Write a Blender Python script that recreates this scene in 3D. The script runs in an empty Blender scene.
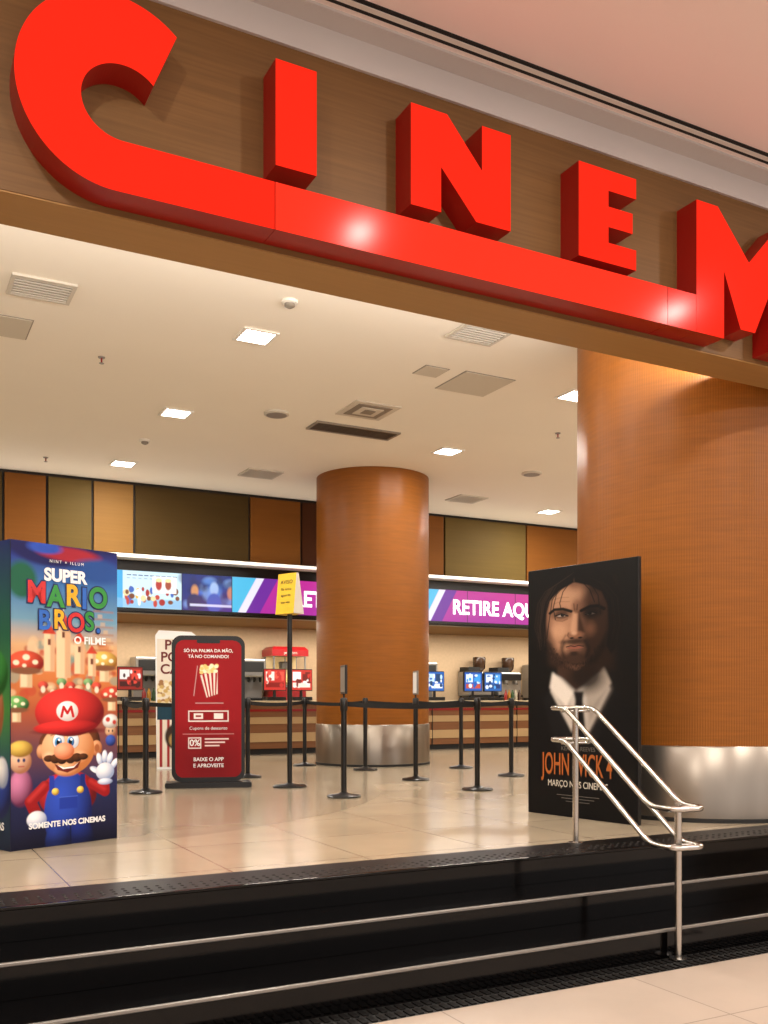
import bpy, bmesh, math, random
import numpy as np
from mathutils import Vector, Matrix
random.seed(4); np.random.seed(4)
S=bpy.context.scene
S.view_settings.view_transform='Standard'
S.view_settings.look='None'
S.view_settings.exposure=0.0

# ------------------------------------------------------------------ helpers
def lin(c):
    if isinstance(c,str):
        c=c.lstrip('#'); c=[int(c[i:i+2],16)/255 for i in (0,2,4)]
    return tuple((v/12.92 if v<=0.04045 else ((v+0.055)/1.055)**2.4) for v in c[:3])
def mat(name,col,rough=.5,metal=0,emis=None,es=0,noise=0.0,nscale=(8,8,8),bump=0,coat=0,spec=.5):
    m=bpy.data.materials.new(name); m.use_nodes=True
    nt=m.node_tree; b=nt.nodes['Principled BSDF']
    c=lin(col)
    b.inputs['Base Color'].default_value=(*c,1)
    b.inputs['Roughness'].default_value=rough
    b.inputs['Metallic'].default_value=metal
    b.inputs['Coat Weight'].default_value=coat
    b.inputs['Specular IOR Level'].default_value=spec
    if emis:
        b.inputs['Emission Color'].default_value=(*lin(emis),1)
        b.inputs['Emission Strength'].default_value=es
    if noise>0 or bump>0:
        tc=nt.nodes.new('ShaderNodeTexCoord'); mp=nt.nodes.new('ShaderNodeMapping')
        mp.inputs['Scale'].default_value=nscale
        nz=nt.nodes.new('ShaderNodeTexNoise'); nz.inputs['Scale'].default_value=1; nz.inputs['Detail'].default_value=5
        nt.links.new(tc.outputs['Object'],mp.inputs[0]); nt.links.new(mp.outputs[0],nz.inputs['Vector'])
        if noise>0:
            mr=nt.nodes.new('ShaderNodeMapRange')
            mr.inputs['From Min'].default_value=.25; mr.inputs['From Max'].default_value=.75
            mr.inputs['To Min'].default_value=1-noise; mr.inputs['To Max'].default_value=1+noise
            nt.links.new(nz.outputs['Fac'],mr.inputs['Value'])
            hs=nt.nodes.new('ShaderNodeHueSaturation'); hs.inputs['Color'].default_value=(*c,1)
            nt.links.new(mr.outputs[0],hs.inputs['Value']); nt.links.new(hs.outputs[0],b.inputs['Base Color'])
        if bump>0:
            bp=nt.nodes.new('ShaderNodeBump'); bp.inputs['Strength'].default_value=bump; bp.inputs['Distance'].default_value=.01
            nt.links.new(nz.outputs['Fac'],bp.inputs['Height']); nt.links.new(bp.outputs[0],b.inputs['Normal'])
    return m
def group(name,loc=(0,0,0),rz=0):
    e=bpy.data.objects.new(name,None); e.empty_display_size=.1
    e.location=loc; e.rotation_euler=(0,0,rz); S.collection.objects.link(e); return e
def addmesh(name,me,parent=None,loc=(0,0,0),rot=(0,0,0)):
    o=bpy.data.objects.new(name,me); S.collection.objects.link(o)
    o.location=loc; o.rotation_euler=rot
    if parent: o.parent=parent
    return o
def fin(bm,name,m,parent,loc=(0,0,0),rot=(0,0,0),smooth=False):
    bmesh.ops.recalc_face_normals(bm,faces=bm.faces)
    me=bpy.data.meshes.new(name); bm.to_mesh(me); bm.free()
    for x in (m if isinstance(m,(list,tuple)) else [m]): me.materials.append(x)
    if smooth:
        for p in me.polygons: p.use_smooth=True
        try: me.set_sharp_from_angle(angle=math.radians(40))
        except Exception: pass
    return addmesh(name,me,parent,loc,rot)
def box(name,lo,hi,m,parent=None,bevel=0,rot=(0,0,0)):
    bm=bmesh.new(); bmesh.ops.create_cube(bm,size=1)
    c=[(a+b)/2 for a,b in zip(lo,hi)]; s=[abs(b-a) for a,b in zip(lo,hi)]
    for v in bm.verts: v.co=Vector((v.co.x*s[0],v.co.y*s[1],v.co.z*s[2]))
    if bevel>0: bmesh.ops.bevel(bm,geom=list(bm.edges),offset=bevel,segments=2,affect='EDGES',profile=.5)
    return fin(bm,name,m,parent,c,rot)
def lathe(name,prof,m,parent=None,loc=(0,0,0),n=40,rot=(0,0,0)):
    bm=bmesh.new(); rings=[]
    for r,z in prof:
        rings.append([bm.verts.new((r*math.cos(2*math.pi*i/n),r*math.sin(2*math.pi*i/n),z)) for i in range(n)])
    for a,b in zip(rings[:-1],rings[1:]):
        for i in range(n): bm.faces.new((a[i],a[(i+1)%n],b[(i+1)%n],b[i]))
    bm.faces.new(rings[0]); bm.faces.new(rings[-1])
    return fin(bm,name,m,parent,loc,rot,smooth=True)
def prism(name,poly,y0,y1,ms,parent=None,loc=(0,0,0)):
    bm=bmesh.new()
    f=[bm.verts.new((x,y0,z)) for x,z in poly]; b=[bm.verts.new((x,y1,z)) for x,z in poly]
    bm.faces.new(f); bm.faces.new(b[::-1]); n=len(poly)
    for i in range(n):
        q=bm.faces.new((f[i],b[i],b[(i+1)%n],f[(i+1)%n]))
        q.material_index=1 if len(ms)>1 else 0
    return fin(bm,name,ms,parent,loc)
def tube(name,pts,r,m,parent=None,cyclic=False,corner=.05):
    P=[Vector(p) for p in pts]; out=[]; n=len(P)
    for i,p in enumerate(P):
        if not cyclic and i in (0,n-1): out.append(p); continue
        a=P[(i-1)%n]; b=P[(i+1)%n]
        ca=min(corner,(a-p).length*.49); cb=min(corner,(b-p).length*.49)
        q0=p+(a-p).normalized()*ca; q1=p+(b-p).normalized()*cb
        for k in range(7):
            t=k/6; out.append(q0*(1-t)**2+p*2*t*(1-t)+q1*t*t)
    cu=bpy.data.curves.new(name,'CURVE'); cu.dimensions='3D'; cu.bevel_depth=r; cu.bevel_resolution=4; cu.use_fill_caps=True
    sp=cu.splines.new('POLY'); sp.points.add(len(out)-1)
    for k,p in enumerate(out): sp.points[k].co=(*p,1)
    sp.use_cyclic_u=cyclic
    cu.materials.append(m)
    return addmesh(name,cu,parent)
def text(name,s,size,loc,m,parent=None,bold=0,align='CENTER',rz=0,tilt=0,sx=1,shear=0,ext=.0005):
    cu=bpy.data.curves.new(name,'FONT'); cu.body=s; cu.size=size; cu.align_x=align; cu.align_y='CENTER'
    cu.offset=bold; cu.extrude=ext; cu.shear=shear; cu.materials.append(m)
    o=addmesh(name,cu,parent,loc,(math.pi/2,tilt,rz)); o.scale=(sx,1,1); return o

class Canvas:
    def __init__(s,W,H,nx,ny,bg='#000000'):
        s.W,s.H,s.nx,s.ny=W,H,nx,ny
        s.X,s.Y=np.meshgrid(np.linspace(0,W,nx),np.linspace(0,H,ny))
        s.X0,s.Y0=s.X,s.Y
        s.img=np.ones((ny,nx,3))*np.array(lin(bg))
    def blend(s,m,col):
        m=np.clip(m,0,1)[...,None]; s.img=s.img*(1-m)+np.array(lin(col))*m
    def vgrad(s,stops):
        ys=[a for a,_ in stops]; cs=np.array([lin(c) for _,c in stops])
        for k in range(3): s.img[...,k]=np.interp(s.Y,ys,cs[:,k])
    def ell(s,cx,cy,rx,ry,col,soft=1.0,rot=0,a=1):
        r=math.radians(rot); dx=s.X-cx; dy=s.Y-cy
        x=dx*math.cos(r)+dy*math.sin(r); y=-dx*math.sin(r)+dy*math.cos(r)
        d=(np.sqrt((x/rx)**2+(y/ry)**2)-1)*min(rx,ry)
        s.blend(np.clip(.5-d/soft,0,1)*a,col)
    def ball(s,cx,cy,rx,ry,light,dark,soft=1.0,rot=0,lx=-.35,ly=-.45):
        """ellipse with printed 3-D style shading (illustration artwork)"""
        r=math.radians(rot); dx=s.X-cx; dy=s.Y-cy
        x=(dx*math.cos(r)+dy*math.sin(r))/rx; y=(-dx*math.sin(r)+dy*math.cos(r))/ry
        q=np.sqrt(x*x+y*y); m=np.clip(.5-(q-1)*min(rx,ry)/soft,0,1)[...,None]
        k=np.clip(np.hypot(x-lx,y-ly)/1.35,0,1)[...,None]**1.3
        col=np.array(lin(light))*(1-k)+np.array(lin(dark))*k
        s.img=s.img*(1-m)+col*m
    def poly(s,pts,col,soft=1.0,a=1):
        X,Y=s.X,s.Y; ins=np.zeros(X.shape,bool); dist=np.full(X.shape,1e9); n=len(pts)
        for i in range(n):
            x0,y0=pts[i]; x1,y1=pts[(i+1)%n]
            c=((y0>Y)!=(y1>Y))
            xi=(x1-x0)*(Y-y0)/((y1-y0) if y1!=y0 else 1e-9)+x0
            ins^=(c&(X<xi))
            L=(x1-x0)**2+(y1-y0)**2+1e-9
            t=np.clip(((X-x0)*(x1-x0)+(Y-y0)*(y1-y0))/L,0,1)
            dist=np.minimum(dist,np.hypot(X-(x0+t*(x1-x0)),Y-(y0+t*(y1-y0))))
        d=np.where(ins,-dist,dist)
        s.blend(np.clip(.5-d/soft,0,1)*a,col)
    def rect(s,x0,y0,x1,y1,col,soft=.6,a=1): s.poly([(x0,y0),(x1,y0),(x1,y1),(x0,y1)],col,soft,a)
    def line(s,pts,w,col,soft=1,a=1):
        dist=np.full(s.X.shape,1e9)
        for (x0,y0),(x1,y1) in zip(pts[:-1],pts[1:]):
            L=(x1-x0)**2+(y1-y0)**2+1e-9
            t=np.clip(((s.X-x0)*(x1-x0)+(s.Y-y0)*(y1-y0))/L,0,1)
            dist=np.minimum(dist,np.hypot(s.X-(x0+t*(x1-x0)),s.Y-(y0+t*(y1-y0))))
        s.blend(np.clip(.5-(dist-w/2)/soft,0,1)*a,col)
    def blur(s,r):
        k=max(1,int(3*r*s.nx/s.W)); sg=r*s.nx/s.W
        w=np.exp(-.5*(np.arange(-k,k+1)/sg)**2); w/=w.sum()
        for ax in (0,1):
            p=np.pad(s.img,[(k,k) if a==ax else (0,0) for a in range(3)],mode='edge'); o=np.zeros_like(s.img)
            for i,wi in enumerate(w):
                o+=wi*(p[i:i+s.ny] if ax==0 else p[:,i:i+s.nx])
            s.img=o
    def grain(s,a): s.img=np.clip(s.img*(1+a*np.random.randn(s.ny,s.nx,1)),0,1)
    def mesh(s,name,w,h,m,parent,y,x0=None,z0=0,mask=None):
        if x0 is None: x0=-w/2
        nx,ny=s.nx,s.ny
        V=np.stack([x0+s.X0/s.W*w,np.full(s.X.shape,y),z0+h-s.Y0/s.H*h],-1).reshape(-1,3)
        idx=np.arange(nx*ny).reshape(ny,nx)
        F=np.stack([idx[:-1,:-1],idx[1:,:-1],idx[1:,1:],idx[:-1,1:]],-1).reshape(-1,4)
        if mask is not None: F=F[mask[:-1,:-1].reshape(-1)]
        me=bpy.data.meshes.new(name); me.from_pydata(V.tolist(),[],F.tolist())
        at=me.color_attributes.new('Col','FLOAT_COLOR','POINT')
        C=np.concatenate([s.img.reshape(-1,3),np.ones((nx*ny,1))],1).astype(np.float32)
        at.data.foreach_set('color',C.reshape(-1)); me.materials.append(m)
        return addmesh(name,me,parent)
def printmat(name,rough=.45,emit=0,spec=.5):
    m=bpy.data.materials.new(name); m.use_nodes=True; nt=m.node_tree; b=nt.nodes['Principled BSDF']
    a=nt.nodes.new('ShaderNodeAttribute'); a.attribute_name='Col'; b.inputs['Roughness'].default_value=rough
    b.inputs['Specular IOR Level'].default_value=spec
    if emit:
        nt.links.new(a.outputs['Color'],b.inputs['Emission Color']); b.inputs['Emission Strength'].default_value=emit
        b.inputs['Base Color'].default_value=(.01,.01,.01,1)
    else: nt.links.new(a.outputs['Color'],b.inputs['Base Color'])
    return m

# ------------------------------------------------------------------ materials
M_print=printmat('printed_card',.5,0,.2)
M_screen=printmat('led_screen',.3,1.25)
M_ceil=mat('ceiling_paint','#f2ebdf',.8,noise=.012,nscale=(1,1,1))
M_ceil2=mat('lobby_ceiling_paint','#fbeeea',.8)
M_trimg=mat('trim_grey','#cdc8c6',.5)
M_white=mat('white_paint','#e6e2da',.5)
M_vent=mat('vent_enamel','#cbc4b8',.5)
M_grey=mat('grey_metal','#857d72',.5)
M_dark=mat('dark_slot','#0c0b0a',.6)
M_wood=mat('fascia_laminate','#765531',.5,noise=.15,nscale=(1.5,1.5,60),bump=.05,spec=.25)
M_soff=mat('soffit_laminate','#aa814e',.5,noise=.05,nscale=(1,30,1),spec=.25)
M_granite=mat('black_granite','#040303',.10,noise=.5,nscale=(60,60,60),spec=.28)
M_tread=mat('black_tread','#040303',.16,noise=.5,nscale=(60,60,60),spec=.10)
M_tread0=mat('black_landing_strip','#050404',.40,noise=.5,nscale=(60,60,60),spec=.15)
M_nose_hl=mat('nosing_edge','#8a857f',.3,metal=.6)  # grey colour stands in for the highlight along polished step edges
M_chrome=mat('brushed_steel','#c4c1bc',.22,metal=1,noise=.04,nscale=(4,4,90))
M_black=mat('black_powdercoat','#0b0b0c',.35)
M_blackbase=mat('black_base','#101011',.3)
M_belt=mat('belt_webbing','#0a0a0b',.8)
M_redface=mat('red_acrylic_lit','#700603',.16,emis='#ff2c18',es=.96,spec=.04)
M_redface2=mat('red_acrylic_lit_band','#700603',.16,emis='#ff3822',es=1.0,spec=.045)
M_redside=mat('red_return','#86100a',.35,emis='#c00a04',es=.09)
M_lamp=mat('lamp_panel','#ffffff',.5,emis='#fff8ee',es=22)
M_strip=mat('light_strip','#ffffff',.5,emis='#fff2e0',es=1.3)
M_wall=mat('back_wall_beige','#c4a988',.7,noise=.06,nscale=(20,20,20))
M_wallside=mat('side_wall','#b09a80',.7)
pn=dict(noise=.07,nscale=(1,1,25),spec=.12)
M_tan=mat('panel_tan','#7e5c30',.6,**pn)
M_oran=mat('panel_orange','#6e4216',.6,**pn)
M_oliv=mat('panel_olive','#5c4a24',.6,**pn)
M_dkol=mat('panel_dark_olive','#423114',.6,**pn)
M_dkred=mat('panel_dark_red','#40200c',.6,spec=.12)
M_gap=mat('panel_gap','#1c130b',.7)
M_yel=mat('sign_yellow','#d8b21a',.5)
M_txtw=mat('print_white','#ececec',.5)
M_red=mat('red_enamel','#8e1216',.3)
M_steel=mat('appliance_steel','#9a9894',.3,metal=.8)
M_corn=mat('popcorn','#e9cf8a',.8,noise=.2,nscale=(40,40,40))
M_glass=mat('cabinet_glass','#d8c8a0',.1,emis='#ffcf80',es=.3)

def floor_mat(name,col,grout,tile,rough,arc=False):
    m=bpy.data.materials.new(name); m.use_nodes=True; nt=m.node_tree; N=nt.nodes; Lk=nt.links; b=N['Principled BSDF']
    tc=N.new('ShaderNodeTexCoord'); br=N.new('ShaderNodeTexBrick')
    br.offset=0; br.inputs['Scale'].default_value=1; br.inputs['Brick Width'].default_value=tile; br.inputs['Row Height'].default_value=tile
    br.inputs['Mortar Size'].default_value=.004; br.inputs['Mortar Smooth'].default_value=.1
    c=lin(col)
    br.inputs['Color1'].default_value=(*c,1); br.inputs['Color2'].default_value=(*[x*.94 for x in c],1); br.inputs['Mortar'].default_value=(*lin(grout),1)
    Lk.new(tc.outputs['Object'],br.inputs['Vector'])
    nz=N.new('ShaderNodeTexNoise'); nz.inputs['Scale'].default_value=1.3; nz.inputs['Detail'].default_value=8
    Lk.new(tc.outputs['Object'],nz.inputs['Vector'])
    mr=N.new('ShaderNodeMapRange'); mr.inputs['To Min'].default_value=.84; mr.inputs['To Max'].default_value=1.12
    mr.inputs['From Min'].default_value=.25; mr.inputs['From Max'].default_value=.75
    Lk.new(nz.outputs['Fac'],mr.inputs['Value'])
    hs=N.new('ShaderNodeHueSaturation'); Lk.new(br.outputs['Color'],hs.inputs['Color'])
    if arc:
        vm=N.new('ShaderNodeVectorMath'); vm.operation='DISTANCE'; vm.inputs[1].default_value=(.6,11.2,0)
        Lk.new(tc.outputs['Object'],vm.inputs[0])
        cr=N.new('ShaderNodeMapRange'); cr.inputs['From Min'].default_value=4.60; cr.inputs['From Max'].default_value=4.66
        cr.inputs['To Min'].default_value=.80; cr.inputs['To Max'].default_value=1
        Lk.new(vm.outputs['Value'],cr.inputs['Value'])
        mu=N.new('ShaderNodeMath'); mu.operation='MULTIPLY'; Lk.new(mr.outputs[0],mu.inputs[0]); Lk.new(cr.outputs[0],mu.inputs[1])
        Lk.new(mu.outputs[0],hs.inputs['Value'])
    else: Lk.new(mr.outputs[0],hs.inputs['Value'])
    Lk.new(hs.outputs[0],b.inputs['Base Color']); b.inputs['Roughness'].default_value=rough
    b.inputs['Specular IOR Level'].default_value=.4
    return m
M_floor=floor_mat('polished_tile','#a5967f','#746652',.9,.19,True)
M_floor2=floor_mat('lobby_tile','#a8988a','#766a5e',1.2,.35)

def rib_mat(name,col,n,rough,metal,dark=.75,bump=.4,nlo=.85,nhi=1.15,ns=(1,1,9),spec=.5):
    m=bpy.data.materials.new(name); m.use_nodes=True; nt=m.node_tree; N=nt.nodes; Lk=nt.links; b=N['Principled BSDF']
    tc=N.new('ShaderNodeTexCoord'); g=N.new('ShaderNodeTexGradient'); g.gradient_type='RADIAL'
    Lk.new(tc.outputs['Object'],g.inputs[0])
    mu=N.new('ShaderNodeMath'); mu.operation='MULTIPLY'; mu.inputs[1].default_value=n*2*math.pi; Lk.new(g.outputs['Fac'],mu.inputs[0])
    si=N.new('ShaderNodeMath'); si.operation='SINE'; Lk.new(mu.outputs[0],si.inputs[0])
    mr=N.new('ShaderNodeMapRange'); mr.inputs['From Min'].default_value=-1; mr.inputs['To Min'].default_value=dark; mr.inputs['To Max'].default_value=1.04
    Lk.new(si.outputs[0],mr.inputs['Value'])
    nz=N.new('ShaderNodeTexNoise'); nz.inputs['Scale'].default_value=3; nz.inputs['Detail'].default_value=6
    mp=N.new('ShaderNodeMapping'); mp.inputs['Scale'].default_value=ns; Lk.new(tc.outputs['Object'],mp.inputs[0]); Lk.new(mp.outputs[0],nz.inputs['Vector'])
    m2=N.new('ShaderNodeMapRange'); m2.inputs['To Min'].default_value=nlo; m2.inputs['To Max'].default_value=nhi; Lk.new(nz.outputs['Fac'],m2.inputs['Value'])
    mm=N.new('ShaderNodeMath'); mm.operation='MULTIPLY'; Lk.new(mr.outputs[0],mm.inputs[0]); Lk.new(m2.outputs[0],mm.inputs[1])
    hs=N.new('ShaderNodeHueSaturation'); hs.inputs['Color'].default_value=(*lin(col),1); Lk.new(mm.outputs[0],hs.inputs['Value'])
    Lk.new(hs.outputs[0],b.inputs['Base Color'])
    bp=N.new('ShaderNodeBump'); bp.inputs['Strength'].default_value=bump; bp.inputs['Distance'].default_value=.004
    Lk.new(si.outputs[0],bp.inputs['Height']); Lk.new(bp.outputs[0],b.inputs['Normal'])
    b.inputs['Roughness'].default_value=rough; b.inputs['Metallic'].default_value=metal; b.inputs['Specular IOR Level'].default_value=spec
    return m
M_col=rib_mat('column_veneer','#8a511a',330,.36,.0,.86,.22,.75,1.25,(1,1,14),.22)
M_colm=rib_mat('column_steel_plinth','#948b80',26,.3,.9,.93,.12,.90,1.1,(3,3,.4))

# ------------------------------------------------------------------ room shell
XL,XR=-5,17
XI,XJ=XL+.02,XR-.02
o=box('floor',(XL,5.27,-.2),(XR,17.8,0),M_floor)
o.data.transform(Matrix.Translation(o.location)); o.location=(0,0,0)
box('floor_lobby',(XL,-7,-.7),(XR,3.96,-.51),M_floor2)
box('ceiling',(XL,5.25,4.35),(XR,17.8,4.5),M_ceil)
box('ceiling_lobby',(XL,-7,4.75),(XR,5.25,4.9),M_ceil2)
box('wall_left',(XL-.2,-7,-.7),(XL,17.8,4.9),M_wallside)
box('wall_right',(XR,-7,-.7),(XR+.2,17.8,4.9),M_wallside)
box('wall_back',(XL,17.6,0),(XR,17.8,4.35),M_wall)
st=group('entrance_steps')
edges=[(4.89,0,5.27),(4.52,-.17,4.93),(4.16,-.34,4.56)]
for i,(y,z,yb) in enumerate(edges):
    box(f'step_{i+1}',(XI,y,-.7),(XJ,yb,z),M_granite,st)
    box(f'tread_{i+1}',(XI,y+.013,z),(XJ,yb-(.0 if i==0 else .045),z+.0015),M_tread0 if i==0 else M_tread,st)
    box(f'nosing_{i+1}',(XI,y-.010,z-.016),(XJ,y+.010,z+.002),M_nose_hl if i else M_granite,st,bevel=.004)  # lower two edges carry the painted highlight strip
box('grate_bed',(XI,3.96,-.7),(XJ,4.16,-.512),M_dark,st)
bm=bmesh.new()
for i in range(int(10/.06)):
    x=-1+.03+i*.06
    for j in range(3):
        r=bmesh.ops.create_cone(bm,cap_ends=True,segments=8,radius1=.012,radius2=.008,depth=.004)
        for v in r['verts']: v.co+=Vector((x,4.96+j*.055,.003))
fin(bm,'tactile_studs',mat('stud_black','#1c1816',.6,spec=.2),st)
bm=bmesh.new()
x=-1.0
while x<9:
    for j in range(2):
        r=bmesh.ops.create_cube(bm,size=1)
        for v in r['verts']: v.co=Vector((v.co.x*.028+x,v.co.y*.07+4.01+j*.095,v.co.z*.008-.509))
    x+=.05
fin(bm,'grate_bars',mat('grate_iron','#12100f',.6,metal=.2,spec=.2),st)
fb=group('floor_outlet_cover',(4.60,3.78,-.51))
for k in range(2): box(f'plate_{k}',(-.06+k*.1,-.03,0),(.0+k*.1,.03,.004),M_dark,fb)

# entrance fascia
box('wall_fascia',(XL,4.9,3.43),(XR,5.25,4.57),M_wood)
box('trim_soffit',(XI,4.905,3.422),(XJ,5.248,3.43),M_soff)
box('trim_fascia_top',(XL,4.88,4.57),(XR,5.25,4.75),M_trimg)
box('trim_cove',(XI,4.74,4.735),(XJ,4.88,4.75),M_trimg)
sd=group('linear_slot_diffuser')
box('slot_1',(XI,4.665,4.742),(XJ,4.695,4.75),M_dark,sd)
box('slot_2',(XI,4.605,4.742),(XJ,4.63,4.75),M_dark,sd)
box('slot_rib',(XI,4.63,4.738),(XJ,4.665,4.75),M_white,sd)

# ------------------------------------------------------------------ sign
sg=group('illuminated_cinema_sign')
YF,YB=4.72,4.902
ms=[M_redface,M_redside]
outer=[(1.02+.465*math.cos(math.radians(a)),3.935+.475*math.sin(math.radians(a))) for a in np.linspace(50,270,70)]
inner=[(1.055+.2*math.cos(math.radians(a)),3.895+.185*math.sin(math.radians(a))) for a in np.linspace(270,43,50)]
prism('letter_C',outer+[(1.84,3.46),(1.84,3.71)]+inner,YF,YB,ms,sg)
prism('underline_band',[(1.844,3.46),(4.60,3.46),(4.60,3.71),(1.844,3.71)],YF,YB,[M_redface2,M_redside],sg)
prism('underline_end',[(4.604,3.46),(4.86,3.46),(4.86,3.71),(4.604,3.71)],YF,YB,ms,sg)
prism('letter_I',[(1.845,3.80),(2.08,3.80),(2.08,4.36),(1.845,4.36)],YF,YB,ms,sg)
prism('letter_N',[(2.66,3.79),(2.86,3.79),(2.86,4.05),(3.10,3.79),(3.345,3.79),(3.345,4.365),(3.14,4.365),(3.14,4.10),(2.90,4.365),(2.66,4.365)],YF,YB,ms,sg)
prism('letter_E',[(3.86,3.76),(4.33,3.76),(4.33,3.89),(4.10,3.89),(4.10,3.99),(4.30,3.99),(4.30,4.12),(4.10,4.12),(4.10,4.22),(4.33,4.22),(4.33,4.35),(3.86,4.35)],YF,YB,ms,sg)
prism('letter_M',[(4.862,3.46),(5.12,3.46),(5.12,3.92),(5.28,3.55),(5.42,3.55),(5.60,3.92),(5.60,3.46),(5.86,3.46),(5.86,4.35),(5.66,4.35),(5.36,4.03),(5.06,4.35),(4.862,4.35)],YF,YB,ms,sg)
prism('letter_A_left',[(6.05,3.79),(6.27,3.79),(6.50,4.35),(6.38,4.35)],YF,YB,ms,sg)
prism('letter_A_right',[(6.95,3.79),(6.73,3.79),(6.50,4.35),(6.62,4.35)],YF,YB,ms,sg)
prism('letter_A_bar',[(6.33,3.88),(6.67,3.88),(6.62,4.0),(6.38,4.0)],YF+.005,YB,ms,sg)

# ------------------------------------------------------------------ columns
def column(x,y,r):
    g=group('round_column',(x,y,0))
    lathe('shaft',[(r,.61),(r,4.35)],M_col,g,n=128)
    lathe('steel_plinth',[(r+.012,0),(r+.012,.60),(r+.004,.612)],M_colm,g,n=128)
    lathe('base_ring',[(r+.02,0),(r+.02,.03),(r+.012,.035)],M_dark,g,n=96)
column(6.71,13.1,.86)
column(6.57,6.38,1.06)

# ------------------------------------------------------------------ bulkhead
bh=group('wall_bulkhead')
box('core',(XI,15.0,3.2),(XJ,17.59,4.35),M_gap,bh)
segs=[(-4.96,-3.1,M_dkol),(-3.1,-2.46,M_tan),(-2.46,-1.82,M_oran),(-1.82,.06,M_oliv),(.06,.9,M_oran),(.9,1.61,M_dkol),(1.61,2.22,M_oran),(2.22,2.88,M_oliv),(2.88,3.51,M_tan),(3.51,5.39,M_dkol),(5.39,6.31,M_oran),(6.31,6.9,M_dkred),(6.9,8.4,M_dkol),(8.4,9.13,M_oran),(9.13,10.96,M_oliv),(10.96,12.24,M_oran),(12.24,14.1,M_dkol),(14.1,14.8,M_tan),(14.8,16.96,M_oliv)]
for i,(a,b,m) in enumerate(segs): box(f'panel_{i+1}',(a+.018,14.95,3.24),(b-.018,15.0,4.30),m,bh,bevel=.006)
box('light_ledge',(XI,14.72,3.14),(XJ,15.0,3.2),M_white,bh)
box('ledge_lamp',(XI,14.70,3.15),(XJ,14.72,3.19),M_strip,bh)
box('screen_housing',(XI,15.02,2.33),(XJ,15.25,3.14),M_black,bh)
box('soffit_back',(XI,15.25,2.36),(XJ,17.59,2.45),M_tan,bh)
# screens
W=11.0; cv=Canvas(W,.58,1400,74,'#0a1030')
x0=3.2
def sx(x): return x-x0
cv.rect(0,0,sx(4.27),.58,'#cfeaf2',.01)
cv.rect(0,0,.14,.58,'#3aa6dc',.01); cv.rect(0,.43,sx(4.27),.58,'#7db8e0',.03,.8)
for i in range(34):
    cv.ell(random.uniform(.18,1.0),random.uniform(.28,.5),random.uniform(.02,.05),random.uniform(.03,.06),random.choice(['#c23a2c','#e8b43a','#3461b8','#7a3f20','#ffffff','#a82020','#f0d8a0','#23508a']),.012)
for i in range(9): cv.rect(.2+.09*i,.06,.2+.09*i+.07,.075,'#5b6a90',.006); cv.rect(.2+.09*i,.11,.2+.09*i+.05,.12,'#8b9ab0',.006)
cv.rect(.60,.07,.98,.33,'#f6f4f0',.01); cv.ell(.70,.2,.05,.09,'#b4352f',.02); cv.ell(.85,.2,.05,.08,'#a34a33',.02); cv.ell(.70,.13,.05,.03,'#f4e0a0',.01); cv.ell(.85,.13,.05,.03,'#f4e0a0',.01)
cv.rect(sx(4.27),0,sx(5.3),.58,'#0b2674',.01)
for i in range(50):
    cv.ell(sx(random.uniform(4.32,5.25)),random.uniform(.05,.5),random.uniform(.03,.12),random.uniform(.04,.14),random.choice(['#1f63d8','#0e1c52','#4a86d8','#16306e','#8ab4f0','#0a1438']),.05,a=.55)
cv.ell(sx(4.48),.27,.06,.10,'#c98a5a',.03); cv.ell(sx(4.47),.46,.12,.15,'#182450',.03); cv.ell(sx(4.80),.22,.07,.11,'#9db8e0',.03); cv.ell(sx(4.8),.45,.12,.16,'#2d56b0',.03); cv.ell(sx(5.08),.28,.06,.1,'#c4805a',.03)
cv.rect(sx(4.4),.47,sx(5.2),.51,'#e8ecff',.015,.8)
def msg(a,b):
    cv.rect(a,0,b,.58,'#b82a8e',.01)
    cv.ell(a+1.2,.62,1.3,.3,'#8f2aa0',.5,a=.5); cv.ell(b-.3,.05,1.0,.2,'#d8408c',.3,a=.5)
    cv.poly([(a,0),(a+.42,0),(a+.1,.58),(a,.58)],'#48b4dc',.01)
    cv.poly([(a+.42,0),(a+.56,0),(a+.24,.58),(a+.1,.58)],'#e0dcf0',.01)
    cv.poly([(a+.56,0),(a+.8,0),(a+.48,.58),(a+.24,.58)],'#6a2a94',.01)
msg(sx(5.1),sx(8.55)); msg(sx(8.62),sx(11.8))
cv.rect(sx(11.85),0,sx(14.2),.58,'#123a8c',.01); cv.ell(sx(12.6),.3,.3,.2,'#d84a2c',.05)
for xx in (4.27,5.1,6.2,7.35,8.58,9.65,10.73,11.82,12.9): cv.rect(sx(xx)-.006,0,sx(xx)+.006,.58,'#05050a',.008)
mb=group('digital_menu_board',(0,15.0,0))
cv.mesh('screen_panel',W,.58,M_screen,mb,-.01,x0=x0,z0=2.40)
box('screen_frame_top',(x0-.03,-.03,2.98),(x0+W+.03,.015,3.02),M_black,mb)
box('screen_frame_bottom',(x0-.03,-.03,2.35),(x0+W+.03,.015,2.40),M_black,mb)
M_glow=mat('screen_text','#ffffff',.5,emis='#ffffff',es=1.2)
text('message_text','RETIRE AQUI',.37,(7.10,-.02,2.66),M_glow,mb,bold=.010,sx=.88)
text('message_text_b','RETIRE AQUI',.37,(10.29,-.02,2.66),M_glow,mb,bold=.010,sx=.91)

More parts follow.
